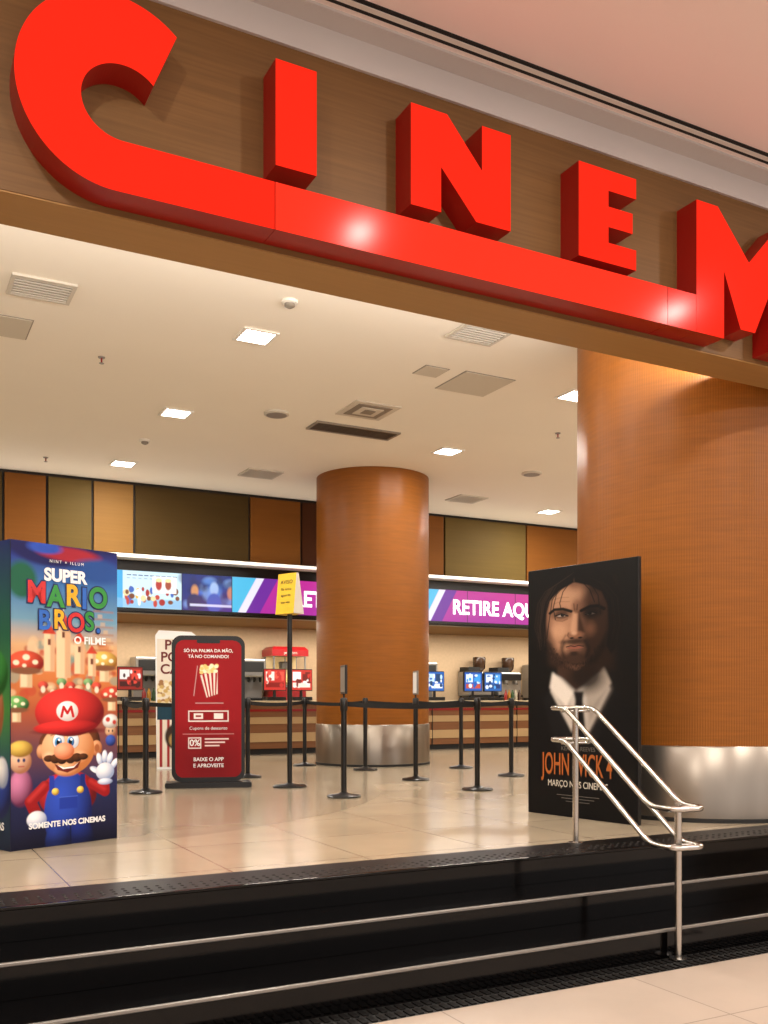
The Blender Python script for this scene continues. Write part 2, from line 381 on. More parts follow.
# ------------------------------------------------------------------ counter
ct=group('concession_counter',(0,16.0,0))
M_ct=mat('counter_top','#c8b694',.3); M_cf=mat('counter_front','#7c4f2b',.45,noise=.1,nscale=(1,1,30))
M_cf2=mat('counter_front_light','#b39468',.45)
box('kick',(0,.06,0),(XJ,.6,.1),M_dark,ct)
box('body',(0,.02,.1),(XJ,.6,.9),M_cf,ct)
box('stripe_low',(0,0,.22),(XJ,.02,.38),M_cf2,ct)
box('stripe_mid',(0,0,.54),(XJ,.02,.66),M_cf2,ct)
box('stripe_red',(0,0,.76),(XJ,.02,.80),M_red,ct)
box('worktop',(0,-.06,.9),(XJ,.64,.95),M_ct,ct,bevel=.008)
for i in range(17): box(f'joint_{i+1}',(i+.49,-.002,.1),(i+.505,.021,.9),M_gap,ct)
bc=group('kitchen_counter',(0,16.98,0))
box('body',(.3,.05,0),(XJ-.3,.59,.9),M_dkol,bc); box('worktop',(.3,0,.9),(XJ-.3,.6,.94),M_steel,bc)

def register(x,y,z,rz,cols):
    g=group('cash_register',(x,y,z),rz)
    box('base',(-.18,-.12,0),(.18,.16,.07),M_black,g,bevel=.01)
    lathe('stem',[(.03,.07),(.025,.2)],M_black,g,n=16)
    box('monitor',(-.22,-.02,.18),(.22,.03,.58),M_black,g,bevel=.01)
    c=Canvas(38,30,60,48,cols[0]); c.rect(3,3,18,16,cols[1]); c.rect(21,3,35,16,cols[2]); c.rect(3,19,35,26,cols[3])
    for k in range(14): c.ell(random.uniform(4,34),random.uniform(4,25),random.uniform(1.5,4),random.uniform(1.5,4),random.choice(cols),.8)
    c.mesh('display',.41,.37,M_screen,g,-.022,z0=.195)
register(6.35,16.3,.95,0,['#c83028','#f8e8d8','#f05a48','#8a1a14'])
register(6.87,16.3,.95,0,['#d03428','#fff4ec','#7a1810','#f8e0d0'])
register(9.72,16.3,.95,0,['#2464b8','#c8e4f8','#184068','#ffffff'])
register(10.62,16.3,.95,0,['#1c5ab6','#e4f0f8','#3c9fe8','#c8503a'])
register(11.10,16.3,.95,0,['#2060ac','#e8f4ff','#58a8e8','#183870'])
register(3.75,16.3,.95,0,['#902018','#e8e0d8','#d84030','#401010'])
register(4.6,16.3,.95,0,['#a82018','#f8e8c8','#e0a030','#501818'])
def popcorn_machine(x,y,z):
    g=group('popcorn_machine',(x,y,z))
    box('base',(-.34,-.25,0),(.34,.25,.3),M_red,g,bevel=.015)
    box('base_trim',(-.35,-.26,.27),(.35,.26,.31),M_steel,g)
    for sx_ in (-1,1):
        for sy in (-1,1): box(f'post_{sx_}_{sy}',(sx_*.32-.015,sy*.23-.015,.3),(sx_*.32+.015,sy*.23+.015,.86),M_steel,g)
    box('back_panel',(-.31,.2,.31),(.31,.22,.86),M_glass,g)
    bm=bmesh.new()
    for i in range(220):
        r=bmesh.ops.create_icosphere(bm,subdivisions=1,radius=random.uniform(.018,.032))
        px,py=random.uniform(-.28,.28),random.uniform(-.2,.16); h=.18*(1-(px/.32)**2)
        for v in r['verts']: v.co+=Vector((px,py,.33+random.uniform(0,h)))
    fin(bm,'popcorn_heap',M_corn,g)
    lathe('kettle',[(.05,.6),(.12,.63),(.13,.74),(.11,.76)],M_steel,g,n=24)
    tube('kettle_hanger',[(0,0,.76),(0,0,.87)],.012,M_steel,g)
    bm=bmesh.new()
    lo=[(-.37,-.28),(.37,-.28),(.37,.27),(-.37,.27)]
    a=[bm.verts.new((p[0],p[1],.86)) for p in lo]; b=[bm.verts.new((p[0],p[1],.98)) for p in lo]; c=[bm.verts.new((p[0]*.85,p[1]*.8,1.04)) for p in lo]
    for r0,r1 in ((a,b),(b,c)):
        for i in range(4): bm.faces.new((r0[i],r0[(i+1)%4],r1[(i+1)%4],r1[i]))
    bm.faces.new(a); bm.faces.new(c)
    fin(bm,'roof',M_red,g)
    text('roof_text','popcorn',.08,(0,-.285,.92),M_vent,g)
popcorn_machine(6.95,17.28,.94)
popcorn_machine(2.9,17.28,.94)
def dispenser(x,y,z):
    g=group('drink_dispenser',(x,y,z))
    box('drip_tray',(-.26,-.28,0),(.26,.2,.06),M_black,g,bevel=.01)
    box('body',(-.26,-.02,.06),(.26,.24,.55),M_steel,g,bevel=.01)
    box('head',(-.27,-.22,.45),(.27,.25,.8),M_steel,g,bevel=.03)
    box('front_panel',(-.22,-.225,.55),(.22,-.219,.74),M_dark,g)
    for i in range(4): lathe(f'nozzle_{i+1}',[(.018,.36),(.03,.40),(.03,.455)],M_black,g,(-.18+i*.12,-.13,0),n=12)
dispenser(6.22,17.3,.94); dispenser(10.0,17.3,.94); dispenser(5.2,17.3,.94); dispenser(13.0,17.3,.94); dispenser(4.3,17.3,.94)
def coffee(x,y,z):
    g=group('coffee_machine',(x,y,z))
    box('body',(-.3,-.2,.1),(.3,.25,.62),M_steel,g,bevel=.03)
    for i,(px,py) in enumerate(((-.25,-.15),(.25,-.15),(-.25,.2),(.25,.2))): lathe(f'foot_{i+1}',[(.02,0),(.02,.1)],M_black,g,(px,py,0),n=12)
    box('tray',(-.28,-.29,.08),(.28,-.2,.12),M_black,g)
    box('group_panel',(-.26,-.26,.44),(.26,-.2,.58),M_black,g,bevel=.01)
    for i in (-1,1):
        lathe(f'group_head_{i}',[(.03,.36),(.04,.44)],M_steel,g,(i*.13,-.24,0),n=16)
        tube(f'portafilter_{i}',[(i*.13,-.25,.37),(i*.13,-.30,.36)],.012,M_black,g)
    lathe('bean_hopper',[(.06,.62),(.13,.70),(.14,.92),(.13,.94)],mat('hopper','#3a2618',.2),g,(.12,.05,0),n=24)
    box('cup_rail',(-.28,-.15,.62),(.0,.2,.72),M_dark,g)
coffee(11.35,17.3,.94); coffee(12.1,17.3,.94)
def cups(x,y):
    g=group('cup_stack',(x,y,.95))
    for k in range(3):
        lathe(f'cups_{k+1}',[(.045,0)]+[(.045+.004*(j%2),.02*j+.02) for j in range(26-5*k)],M_white,g,(k*.12,0,0),n=20)
cups(9.15,16.4); cups(5.5,16.4); cups(12.2,16.4)
def bottles(x,y):
    g=group('bottle_row',(x,y,.95))
    for k,cn in enumerate(('#8a1a14','#a87820','#2a4a2a','#b8b0a0','#3a2010')):
        lathe(f'bottle_{k+1}',[(.03,0),(.034,.02),(.034,.14),(.012,.19),(.012,.22)],mat('bottle_paint',cn,.3),g,(k*.085,0,0),n=16)
bottles(4.0,16.35); bottles(11.5,16.4); bottles(3.0,16.35)

# ------------------------------------------------------------------ ceiling fixtures
LC=(1,.94,.86)
def downlight(x,y,z,power,sz=.28,col=LC):
    g=group('recessed_ceiling_light',(x,y,z)); h=sz/2
    for i,(a,b) in enumerate((((-h-.03,-h-.03),(h+.03,-h)),((-h-.03,h),(h+.03,h+.03)),((-h-.03,-h),(-h,h)),((h,-h),(h+.03,h)))):
        box(f'frame_{i+1}',(a[0],a[1],-.015),(b[0],b[1],0),M_white,g)
    box('lamp_panel',(-h,-h,-.008),(h,h,-.002),M_lamp,g)
    L=bpy.data.lights.new('lamp','AREA'); L.energy=power; L.size=sz; L.color=col
    o=bpy.data.objects.new('lamp',L); S.collection.objects.link(o); o.parent=g; o.location=(0,0,-.02)
for x in (-.65,3.09,6.83,10.65,14.4):
    for y in (5.95,8.4,11.1,13.85):
        if abs(x-6.83)<.1 and y in (13.85,5.95): continue
        downlight(x,y,4.35,58)
M_ll=mat('lobby_lamp','#ffffff',.5,emis='#fff0dc',es=8)
def spot(x,y,power):
    g=group('lobby_downlight',(x,y,4.75))
    lathe('rim',[(.10,0),(.10,-.012),(.085,-.012)],M_white,g,n=32)
    lathe('lamp_disc',[(.084,-.004),(.084,-.011)],M_ll,g,n=32)
    L=bpy.data.lights.new('lamp','AREA'); L.shape='DISK'; L.energy=power; L.size=.15; L.color=(1,.93,.85)
    o=bpy.data.objects.new('lamp',L); S.collection.objects.link(o); o.parent=g; o.location=(0,0,-.02)
for x in (0,3.41,6.8,10.2): spot(x,2.55,75)
for x in (-2,2,6,10): spot(x,-1.5,240)  # unseen row behind the camera, added to brighten the lobby ceiling
M_vr=mat('vent_recess','#5a5248',.8); M_vrd=mat('vent_recess_dark','#2c241c',.8); M_sld=mat('slat_dark','#4f4336',.6)
def vent(x,y,sx_,sy_,dark=False):
    g=group('ceiling_air_vent',(x,y,4.35)); a,b=sx_/2,sy_/2
    fm=M_grey if dark else M_vent
    box('frame_n',(-a,b-.03,-.02),(a,b,0),fm,g); box('frame_s',(-a,-b,-.02),(a,-b+.03,0),fm,g)
    box('frame_e',(a-.03,-b+.03,-.02),(a,b-.03,0),fm,g); box('frame_w',(-a,-b+.03,-.02),(-a+.03,b-.03,0),fm,g)
    box('recess',(-a+.03,-b+.03,-.004),(a-.03,b-.03,0),M_vrd if dark else M_vr,g)
    n=max(3,int(sy_/.055))
    for i in range(n):
        yy=-b+.03+(i+.5)*(sy_-.06)/n
        box(f'slat_{i+1}',(-a+.03,yy-.009,-.018),(a-.03,yy+.009,-.006),M_sld if dark else M_vent,g)
vent(1.18,8.24,.5,.42); vent(5.26,10.79,1.15,.36,True); vent(4.88,7.38,.5,.4); vent(5.04,13.5,.55,.5); vent(8.74,13.6,.55,.5); vent(9.5,9.5,.5,.5)
def diffuser(x,y,s=.58):
    g=group('square_ceiling_diffuser',(x,y,4.35))
    for i,k in enumerate((1,.74,.48,.24)):
        h=s/2*k
        box(f'ring_{i+1}',(-h,-h,-.012-.006*i),(h,h,-.006*i),M_vent if i%2==0 else M_grey,g)
diffuser(5.04,9.96)
M_hatch=mat('hatch_panel','#c9c1b2',.7)
for (x,y,s) in ((5.63,8.6,.6),(5.01,8.47,.26),(.96,9.23,.5)):
    g=group('ceiling_access_panel',(x,y,4.35)); box('door',(-s/2,-s/2,-.01),(s/2,s/2,0),M_hatch,g); box('gap',(-s/2-.012,-s/2-.012,-.004),(s/2+.012,s/2+.012,0),M_grey,g)
for (x,y,r) in ((4.14,10.56,.15),(8.6,11.6,.15)):
    g=group('ceiling_speaker',(x,y,4.35)); lathe('rim',[(r,0),(r,-.02),(r-.02,-.03)],M_vent,g,n=32); lathe('grille',[(r-.02,-.012),(r-.03,-.032)],M_grey,g,n=32)
for (x,y) in ((3.07,7.53),(3.06,12.46)):
    g=group('smoke_detector',(x,y,4.35)); lathe('base',[(.07,0),(.07,-.02),(.06,-.025)],M_white,g,n=24); lathe('sensor',[(.045,-.02),(.045,-.045),(.02,-.06)],M_grey,g,n=24)
for (x,y) in ((1.94,9.63),(2.06,14.0),(7.6,9.7)):
    g=group('fire_sprinkler',(x,y,4.35)); lathe('rose',[(.035,0),(.03,-.012)],M_steel,g,n=16); tube('pipe',[(0,0,-.01),(0,0,-.06)],.008,M_red,g); lathe('deflector',[(.025,-.06),(.025,-.065)],M_steel,g,n=12)

# ------------------------------------------------------------------ handrail
hr=group('stair_handrail',(4.25,5.23,0),math.radians(-8.5))
LN=1.14
tube('post_upper',[(0,0,.002),(0,0,.93)],.021,M_chrome,hr)
tube('post_lower',[(0,-LN,-.505),(0,-LN,.40)],.021,M_chrome,hr)
lathe('flange_upper',[(.05,.002),(.05,.008),(.03,.012)],M_chrome,hr,(0,0,0),n=24)
lathe('flange_lower',[(.05,-.505),(.05,-.498),(.03,-.494)],M_chrome,hr,(0,-LN,0),n=24)
for nm,dz in (('rail_top',0),('rail_mid',-.22)):
    hw=.11
    side=[(.16,.93+dz),(-.05,.93+dz),(-LN+.12,.37+dz),(-LN-.10,.37+dz)]
    pts=[(hw,y,z) for y,z in side]+[(-hw,y,z) for y,z in side[::-1]]
    tube(nm,pts,.017,M_chrome,hr,cyclic=True,corner=.07)
    tube(nm+'_bracket_upper',[(-hw,0,.91+dz),(hw,0,.91+dz)],.009,M_chrome,hr)
    tube(nm+'_bracket_lower',[(-hw,-LN,.37+dz),(hw,-LN,.37+dz)],.009,M_chrome,hr)

# ------------------------------------------------------------------ stanchions
def belt(g,o,t):
    dx,dy=t[0]-o[0],t[1]-o[1]; L=math.hypot(dx,dy); n=16
    bm=bmesh.new(); rows=[]; ux,uy=dx/L,dy/L
    for i in range(n+1):
        s=.03+(L-.06)*i/n; sag=-.03*(1-(2*i/n-1)**2)
        for w in (-.001,.001):
            px,py=ux*s-uy*w,uy*s+ux*w
            rows.append((bm.verts.new((px,py,.915+sag)),bm.verts.new((px,py,.965+sag))))
    for i in range(n):
        a0,a1=rows[2*i],rows[2*i+2]; b0,b1=rows[2*i+1],rows[2*i+3]
        bm.faces.new((a0[0],a1[0],a1[1],a0[1])); bm.faces.new((b0[1],b1[1],b1[0],b0[0]))
        bm.faces.new((a0[1],a1[1],b1[1],b0[1])); bm.faces.new((a0[0],b0[0],b1[0],a1[0]))
    fin(bm,'belt',M_belt,g)
def stanchion(x,y,to=(),sign=0):
    g=group('queue_stanchion',(x,y,0))
    lathe('base',[(.17,0),(.172,.012),(.16,.022),(.06,.035),(.035,.05)],M_blackbase,g,n=36)
    lathe('pole',[(.029,.04),(.029,.88)],M_black,g,n=20)
    lathe('belt_head',[(.034,.87),(.038,.88),(.038,.985),(.03,1.0),(.0001,1.003)],M_black,g,n=20)
    for t in to: belt(g,(x,y),t)
    if sign:
        tube('sign_stem',[(0,0,1.0),(0,0,1.08)],.01,M_black,g)
        a=math.atan2(y,x)-math.pi/2+math.radians(10)
        box('sign_frame',(-.012,-.14,1.04),(.012,.14,1.33),M_black if sign==1 else M_steel,g,bevel=.004,rot=(0,0,a))
        box('sign_sheet',(-.014,-.12,1.06),(.014,.12,1.31),M_txtw if sign==2 else M_grey,g,rot=(0,0,a))
A=(4.16,8.76);B=(5.80,10.17);C=(5.76,8.75);Dd=(5.98,11.9);E=(7.36,11.6);F=(7.18,10.12);J=(5.58,13.1);H=(2.49,10.1);I=(2.59,11.5);K=(4.12,11.5)
stanchion(*A,to=(C,),sign=1); stanchion(*B,to=(F,),sign=2); stanchion(*C); stanchion(*Dd,to=(E,)); stanchion(*E,to=((8.9,11.6),))
stanchion(*F,to=((8.8,10.1),)); stanchion(*J,to=(Dd,)); stanchion(*H,to=(I,)); stanchion(*I,to=(K,)); stanchion(*K,to=(J,))
stanchion(8.9,11.6); stanchion(8.8,10.1)
# yellow tent-card sign on a tall post
ys=group('queue_sign_post',(4.09,10.03,0))
lathe('base',[(.19,0),(.19,.012),(.17,.024),(.06,.035),(.03,.05)],M_blackbase,ys,n=36)
lathe('pole',[(.028,.04),(.028,1.95)],M_black,ys,n=20)
tc_=bpy.data.objects.new('tent_card',None); S.collection.objects.link(tc_); tc_.parent=ys; tc_.location=(0,0,1.94); tc_.rotation_euler=(0,math.radians(-2),math.radians(-58))
bm=bmesh.new(); hw=.125
pr=[(-.10,0),(.10,0),(.02,.46),(-.02,.46)]
L_=[bm.verts.new((-hw,y,z)) for y,z in pr]; R_=[bm.verts.new((hw,y,z)) for y,z in pr]
for i in range(4): bm.faces.new((L_[i],L_[(i+1)%4],R_[(i+1)%4],R_[i]))
e1=bm.faces.new(L_); e2=bm.faces.new(R_[::-1]); e1.material_index=1; e2.material_index=1
fin(bm,'card',[M_yel,M_vent],tc_)
for k,(z,s_,sz) in enumerate(((.36,'AVISO',.06),(.28,'fila única',.042),(.21,'aguarde',.042),(.13,'sua vez',.042))):
    yy=-.10+.08*z/.46-.003
    o=text(f'text_{k}',s_,sz,(0,yy,z),M_dark,tc_); o.rotation_euler=(math.radians(90-9.9),0,0)

# ------------------------------------------------------------------ phone standee
ph=group('smartphone_display_standee',(3.29,10.48,0),math.radians(-17))
def rrect(w,z0,z1,r,n=8):
    out=[]
    for cx,cz,a0 in ((w/2-r,z0+r,-90),(w/2-r,z1-r,0),(-w/2+r,z1-r,90),(-w/2+r,z0+r,180)):
        for k in range(n+1):
            a=math.radians(a0+90*k/n); out.append((cx+r*math.cos(a),cz+r*math.sin(a)))
    return out
prism('phone_body',rrect(.81,.06,1.70,.11),-.03,.03,[M_black,mat('phone_edge','#4a4648',.25,metal=.6)],ph)
prism('foot_plate',rrect(.95,0,.06,.02),-.16,.16,[M_black],ph)
c=Canvas(72,148,150,310,'#8e1119')
c.ell(36,60,50,80,'#9c161e',60,a=.8); c.ell(36,130,40,30,'#640a10',40,a=.7)
c.poly([(27,38),(46,32),(46,58),(34,62)],'#f0e6dc',.8)
for k in range(4):
    c.poly([(29+k*4.8,37-k*1.4),(31.4+k*4.8,36.6-k*1.4),(36.6+k*2.6,61.5-k),(35.2+k*2.6,62-k)],'#b41820',.5)
for k in range(26): c.ell(27+random.random()*18,31+random.uniform(-4,4),2.2,1.9,random.choice(['#f6e2a8','#f0d080','#fff4d0']),.7)
c.line([(24,28),(20,60)],.7,'#ffffff',.5,.4); c.line([(22,68),(52,68)],.8,'#ffffff',.5,.4)
c.rect(14,76,58,88,'#f4ece8'); c.rect(15.2,77.2,56.8,86.8,'#8e1119')
c.rect(20,79,30,85,'#f4ece8',.5); c.rect(22,81,28,83,'#8e1119',.5); c.rect(42,79,52,85,'#f4ece8',.5)
c.rect(8,101,64,101.6,'#e8b0b0',.4,.7)
c.rect(14,105,28,117,'#f4ece8',.5); c.rect(15,106,27,116,'#8e1119',.5)
for i in range(3): c.rect(32,106+i*3.6,32+(26,22,16)[i],107.4+i*3.6,'#f0dcd8',.5)
X=c.X;Y=c.Y
rr=9; dx=np.maximum(np.abs(X-36)-(36-rr),0); dy=np.maximum(np.abs(Y-74)-(74-rr),0); mask=(np.hypot(dx,dy)<=rr)
c.mesh('screen_print',.73,1.54,M_print,ph,-.0315,z0=.11,mask=mask)
prism('notch',rrect(.26,1.615,1.655,.018),-.034,-.03,[M_black],ph)
text('headline_a','SÓ NA PALMA DA MÃO,',.050,(0,-.033,1.53),M_txtw,ph,bold=.001)
text('headline_b','TÁ NO COMANDO!',.050,(0,-.033,1.465),M_txtw,ph,bold=.001)
text('line_a','Cupons de desconto',.050,(0,-.033,.66),M_txtw,ph)
text('pct','0%',.10,(-.15,-.034,.495),M_txtw,ph,bold=.002)
text('line_c','BAIXE O APP',.058,(0,-.033,.31),M_txtw,ph,bold=.001)
text('line_d','E APROVEITE',.058,(0,-.033,.24),M_txtw,ph,bold=.001)

# ------------------------------------------------------------------ popcorn cardboard standee
pc=group('popcorn_cardboard_standee',(3.72,13.3,0),math.radians(-20))
prism('card',[(-.28,0),(.28,0),(.30,1.85),(.2,1.93),(-.25,1.95),(-.30,1.88)],-.02,.02,[M_txtw],pc)
box('strut',(-.03,.02,0),(.03,.3,.9),M_hatch,pc)
c=Canvas(60,190,70,200,'#e4dcce')
for k in range(5): c.rect(4+k*11,118,8+k*11,190,'#9e2a2e')
c.rect(0,100,60,120,'#1f3f50'); c.ell(30,145,18,20,'#3a2a22',3); c.ell(26,150,8,10,'#a98a52',3)
for k in range(90): c.ell(random.uniform(2,58),random.uniform(62,98),3.5,3,random.choice(['#e6d6a8','#c8a868','#a0744a','#f0e6cc']),1)
c.mesh('print',.55,1.8,M_print,pc,-.022,z0=.03)
M_brown=mat('ink_brown_dark','#6a1d18',.5)
for k,sx_t in enumerate(('PI','PO','CA')): text(f'title_{k}',sx_t,.19,(-.10,-.025,1.74-k*.17),M_brown,pc,bold=.004)

# ------------------------------------------------------------------ video-game movie totem
tw,th=.812,2.035
ax,ay,bx,by=.76,6.64,1.51,6.95
ang=math.atan2(by-ay,bx-ax)
to=group('animated_movie_display_totem',((ax+bx)/2,(ay+by)/2,0),ang)
M_tb=mat('totem_card','#1a1c38',.5)
box('body',(-tw/2,.004,0),(tw/2,.78,th),M_tb,to,bevel=.004)
c=Canvas(106,300,280,640)
c.vgrad([(0,'#1d1c50'),(14,'#27357f'),(40,'#3a6aa4'),(75,'#6a94ac'),(100,'#d0a478'),(130,'#cc7840'),(165,'#a85434'),(200,'#6a4048'),(240,'#22264e'),(300,'#101028')])
c.ell(40,0,46,22,'#1a1a50',4); c.ell(56,8,30,7,'#962230',3); c.ell(32,4,16,6,'#2a4aa8',3)
c.ell(85,22,26,12,'#254888',6); c.ell(10,38,14,18,'#1e5a42',5)
for k in range(60):
    c.ell(random.uniform(0,106),random.uniform(95,150),random.uniform(2,7),random.uniform(2,8),random.choice(['#d8b890','#b8452e','#e0c8a4','#8a9c88','#c87848','#6f8f8a','#a03c2a']),2,a=.7)
def shroom(cx,cy,r,cap,capd,spot_):
    c.rect(cx-r*.32,cy,cx+r*.32,cy+r*1.3,'#e6cfa8',1.5); c.rect(cx+r*.05,cy,cx+r*.32,cy+r*1.3,'#b8966c',2,.6)
    c.ball(cx,cy-r*.12,r,r*.68,cap,capd,1)
    c.ell(cx,cy+r*.36,r*.9,r*.2,'#7c4e34',1.2)
    for px,py,q in ((-.55,-.1,.17),(0,-.42,.2),(.5,-.15,.16),(-.1,.06,.12)): c.ell(cx+px*r,cy+py*r,q*r,q*r*.85,spot_,.8)
shroom(14,120,17,'#e85a3c','#7a1812','#f0dcc0'); shroom(92,116,15,'#f0c860','#8a5a20','#f6ead0'); shroom(100,150,12,'#e0503a','#7a1812','#f0dcc0'); shroom(5,160,12,'#78c068','#204a24','#f0e8c8')
for (cx,w_,t,b_) in ((36,5,88,126),(50,7,80,132),(66,5,94,128),(79,4,106,130)):
    c.rect(cx-w_,t,cx+w_,b_,'#ecc8a0',1.2); c.rect(cx+w_*.2,t,cx+w_,b_,'#b88660',1.5,.6)
    c.poly([(cx-w_-2,t+1),(cx,t-w_*2),(cx+w_+2,t+1)],'#c4402c',1); c.rect(cx-1.4,t+6,cx+1.4,t+12,'#6a3a28',.8); c.line([(cx,t-w_*2),(cx,t-w_*2-5)],.8,'#e8e0d0',.6)
for k in range(6): c.rect(80,62+k*8,102,64+k*8,'#a8683f',1,.5); c.rect(82+k*3,58+k*8,87+k*3,62+k*8,'#d8b080',1,.5)
for k in range(7): c.ball(30+k*9,140+4*math.sin(k*2.1),5,4,['#f05a48','#f0c8a0','#8fc080'][k%3],['#7a1812','#8a5a38','#2a5a30'][k%3],1); c.ell(30+k*9,144+4*math.sin(k*2.1),2.2,3.4,'#e8d8c0',1)
c.ball(9,240,11,18,'#d080a8','#5a2040',2); c.ball(9,214,10,12,'#f0c8a8','#a06848',1.2); c.ball(9,202,11,8,'#f0cc60','#8a6420',1.2); c.ell(7,213,1.3,1.9,'#1a2a60',.6); c.ell(12,213,1.3,1.9,'#1a2a60',.6); c.line([(7,219),(12,219)],1,'#a83a3a',.6)
c.ball(99,187,6,6,'#f0c8a0','#9a6440',1); c.ball(99,177,8.5,7.5,'#ffffff','#9a9084',1); c.ell(96,175,2.4,2.6,'#b8342a',.8); c.ell(103,178,2,2.4,'#b8342a',.8); c.ell(97,187,.8,1.4,'#14141c',.5); c.ell(101,187,.8,1.4,'#14141c',.5); c.ball(99,197,5.5,6,'#4060c0','#16245c',1)
c.blur(.3)
# hero figure
c.ball(55,250,29,24,'#c82a2c','#5a0a0e',1.2)
c.ball(55,268,24,42,'#3050c0','#0e1850',1.2)
c.line([(32,240),(18,254),(24,268)],11,'#901418',1.2); c.line([(31,238),(17,252)],4,'#d03a38',4,.7)
c.line([(78,240),(93,250),(92,236)],10,'#901418',1.2); c.line([(78,238),(92,247)],3.4,'#c83430',4,.7)
c.ball(24,272,9.5,8.5,'#ffffff','#8c98b8',1)
c.rect(36,230,41,246,'#24389c',1); c.rect(67,230,72,246,'#182870',1)
c.ball(42,246,3.6,3.6,'#ffe870','#a07810',.7); c.ball(67,246,3.6,3.6,'#ffe870','#a07810',.7)
c.rect(46,252,64,264,'#1c3290',1.2,.8); c.line([(46,252),(64,252)],.8,'#4866cc',.6)
c.ball(45,296,13,18,'#2844a8','#0a1240',1.5); c.ball(68,296,13,18,'#1c3490','#0a1038',1.5); c.line([(57,278),(57,300)],1.6,'#0a1240',1.5)
c.X=(c.X0-56)/1.07+56; c.Y=(c.Y0-200)/1.07+198
c.ball(79,196,6.5,13,'#6a381c','#2a1206',1); c.ball(33,198,5,11,'#6a381c','#2a1206',1)
c.ball(82,202,5.5,7.5,'#f0ae80','#a05c34',.8); c.ell(82.5,202,2.6,4,'#a05c34',1.2); c.ball(30,203,4,6.5,'#f0ae80','#a05c34',.8)
c.ball(55,202,25,24,'#ffc898','#b8703c',1)
c.ball(38,208,6,5,'#ffc49c','#e8a474',3); c.ball(66,209,6.5,5.5,'#f4b48a','#d08c5c',3)
c.ball(54,221,12,6.5,'#f8bc8c','#b06c3c',1.5)
c.ell(46,194,6,7.8,'#a86a44',1.5,a=.6); c.ell(59.5,194,6,7.8,'#a86a44',1.5,a=.6)
c.ball(46,194,5.4,7.2,'#ffffff','#c0c8d4',.6); c.ball(59.5,194,5.4,7.2,'#ffffff','#c0c8d4',.6)
c.ball(45.6,195,3.3,4.6,'#58b0f0','#14508c',.6); c.ball(57.2,195,3.3,4.6,'#58b0f0','#14508c',.6); c.ell(45.4,195.2,1.7,2.7,'#06060c',.5); c.ell(56.8,195.2,1.7,2.7,'#06060c',.5); c.ell(46.4,192.8,1.1,1.1,'#ffffff',.4); c.ell(57.8,192.8,1.1,1.1,'#ffffff',.4)
c.line([(39,188.6),(42.5,186.6),(49,187.4)],1.6,'#c8885c',.8); c.line([(56,187.4),(62,186.4),(66,188.6)],1.6,'#b8784c',.8)
c.line([(38.5,185.5),(44,182.6),(50,184.2)],2.4,'#34180c',.8); c.line([(56,184.2),(61.5,182.6),(68,185.8)],2.4,'#34180c',.8)
c.poly([(42,215),(50,219),(60,218.5),(67,213),(64,220),(54,224),(45,221)],'#6a1c14',.8); c.poly([(45,216.6),(51,219),(60,218.4),(64,215.4),(60,219.6),(50,220.4)],'#ffffff',.5)
for dx_,ry in ((-15,3.2),(-9,4.4),(-3,4.8),(5,4.8),(11,4.3),(17,3.1)): c.ball(52+dx_,211.3-abs(dx_)*.10,4.8,ry,'#5c3218','#200e06',.8)
c.ball(51,203.5,9.5,8,'#ffb890','#c0643c',.8)
c.ball(57,167,32.5,23,'#f03a34','#680a10',1)
c.ell(57,185,30,3,'#5c080c',2); c.ball(53,181,29.5,6.6,'#e83430','#7a0c12',.8,rot=-2)
c.ball(54,166,10.2,9.4,'#ffffff','#c8c0bc',.7)
c.line([(48.5,171),(50.5,162),(54,168),(57.5,162),(59.5,171)],2.4,'#c01a1c',.5)
c.X,c.Y=c.X0,c.Y0
for k,(gx,gy,rr_) in enumerate(((83,227,-62),(87,216,-14),(92.5,213.5,2),(98,215.5,16),(102.4,222,32))): c.ball(gx,gy,3,6.6,'#ffffff','#94a4c8',.7,rot=rr_)
c.ball(93,229,9.8,9.2,'#ffffff','#8c9cc0',.8); c.ball(93,239.5,7.8,3.4,'#f4f8ff','#8c9cc0',.8)
c.ell(53,299,70,12,'#0b0c20',16,a=.75)
c.mesh('front_print',tw-.004,th-.004,M_print,to,0.0,z0=.002)
cR=mat('ink_red','#c42426',.4); cG=mat('ink_green','#2c8838',.4); cB=mat('ink_blue','#2460b8',.4); cY=mat('ink_yellow','#d8a41a',.4)
M_navy=mat('ink_navy','#141f50',.4)
text('title_super','SUPER',.115,(-.01,-.006,1.825),M_txtw,to,bold=.005)
for k,(ch,co,xx) in enumerate(zip('MARIO',(cR,cG,cY,cB,cG),(-.225,-.085,.045,.135,.245))):
    zz=1.685+(.012,-.006,.01,-.004,.008)[k]
    text('title_outline',ch,.195,(xx,-.004,zz),M_navy,to,bold=.016,sx=.92)
    text('title_fill',ch,.195,(xx,-.007,zz),co,to,bold=.007,sx=.92)
for k,(ch,co,xx) in enumerate(zip('BROS.',(cB,cY,cR,cG,cB),(-.17,-.055,.07,.175,.245))):
    zz=1.515+(.0,.01,-.004,.01,.0)[k]
    text('title_outline',ch,.18,(xx,-.0045,zz),M_navy,to,bold=.013,sx=.9)
    text('title_fill',ch,.18,(xx,-.0075,zz),co,to,bold=.005,sx=.9)
text('title_film','O FILME',.07,(.18,-.006,1.395),M_txtw,to,bold=.002)
text('title_top','N I N T   ×   I L L U M',.028,(.0,-.006,1.92),M_txtw,to)
text('tagline','SOMENTE NOS CINEMAS',.052,(0.01,-.006,.15),M_txtw,to,bold=.002)
c=Canvas(80,200,100,240); c.vgrad([(0,'#1c2858'),(60,'#1f5a44'),(110,'#3f7f3c'),(150,'#1d3f5a'),(200,'#12203a')])
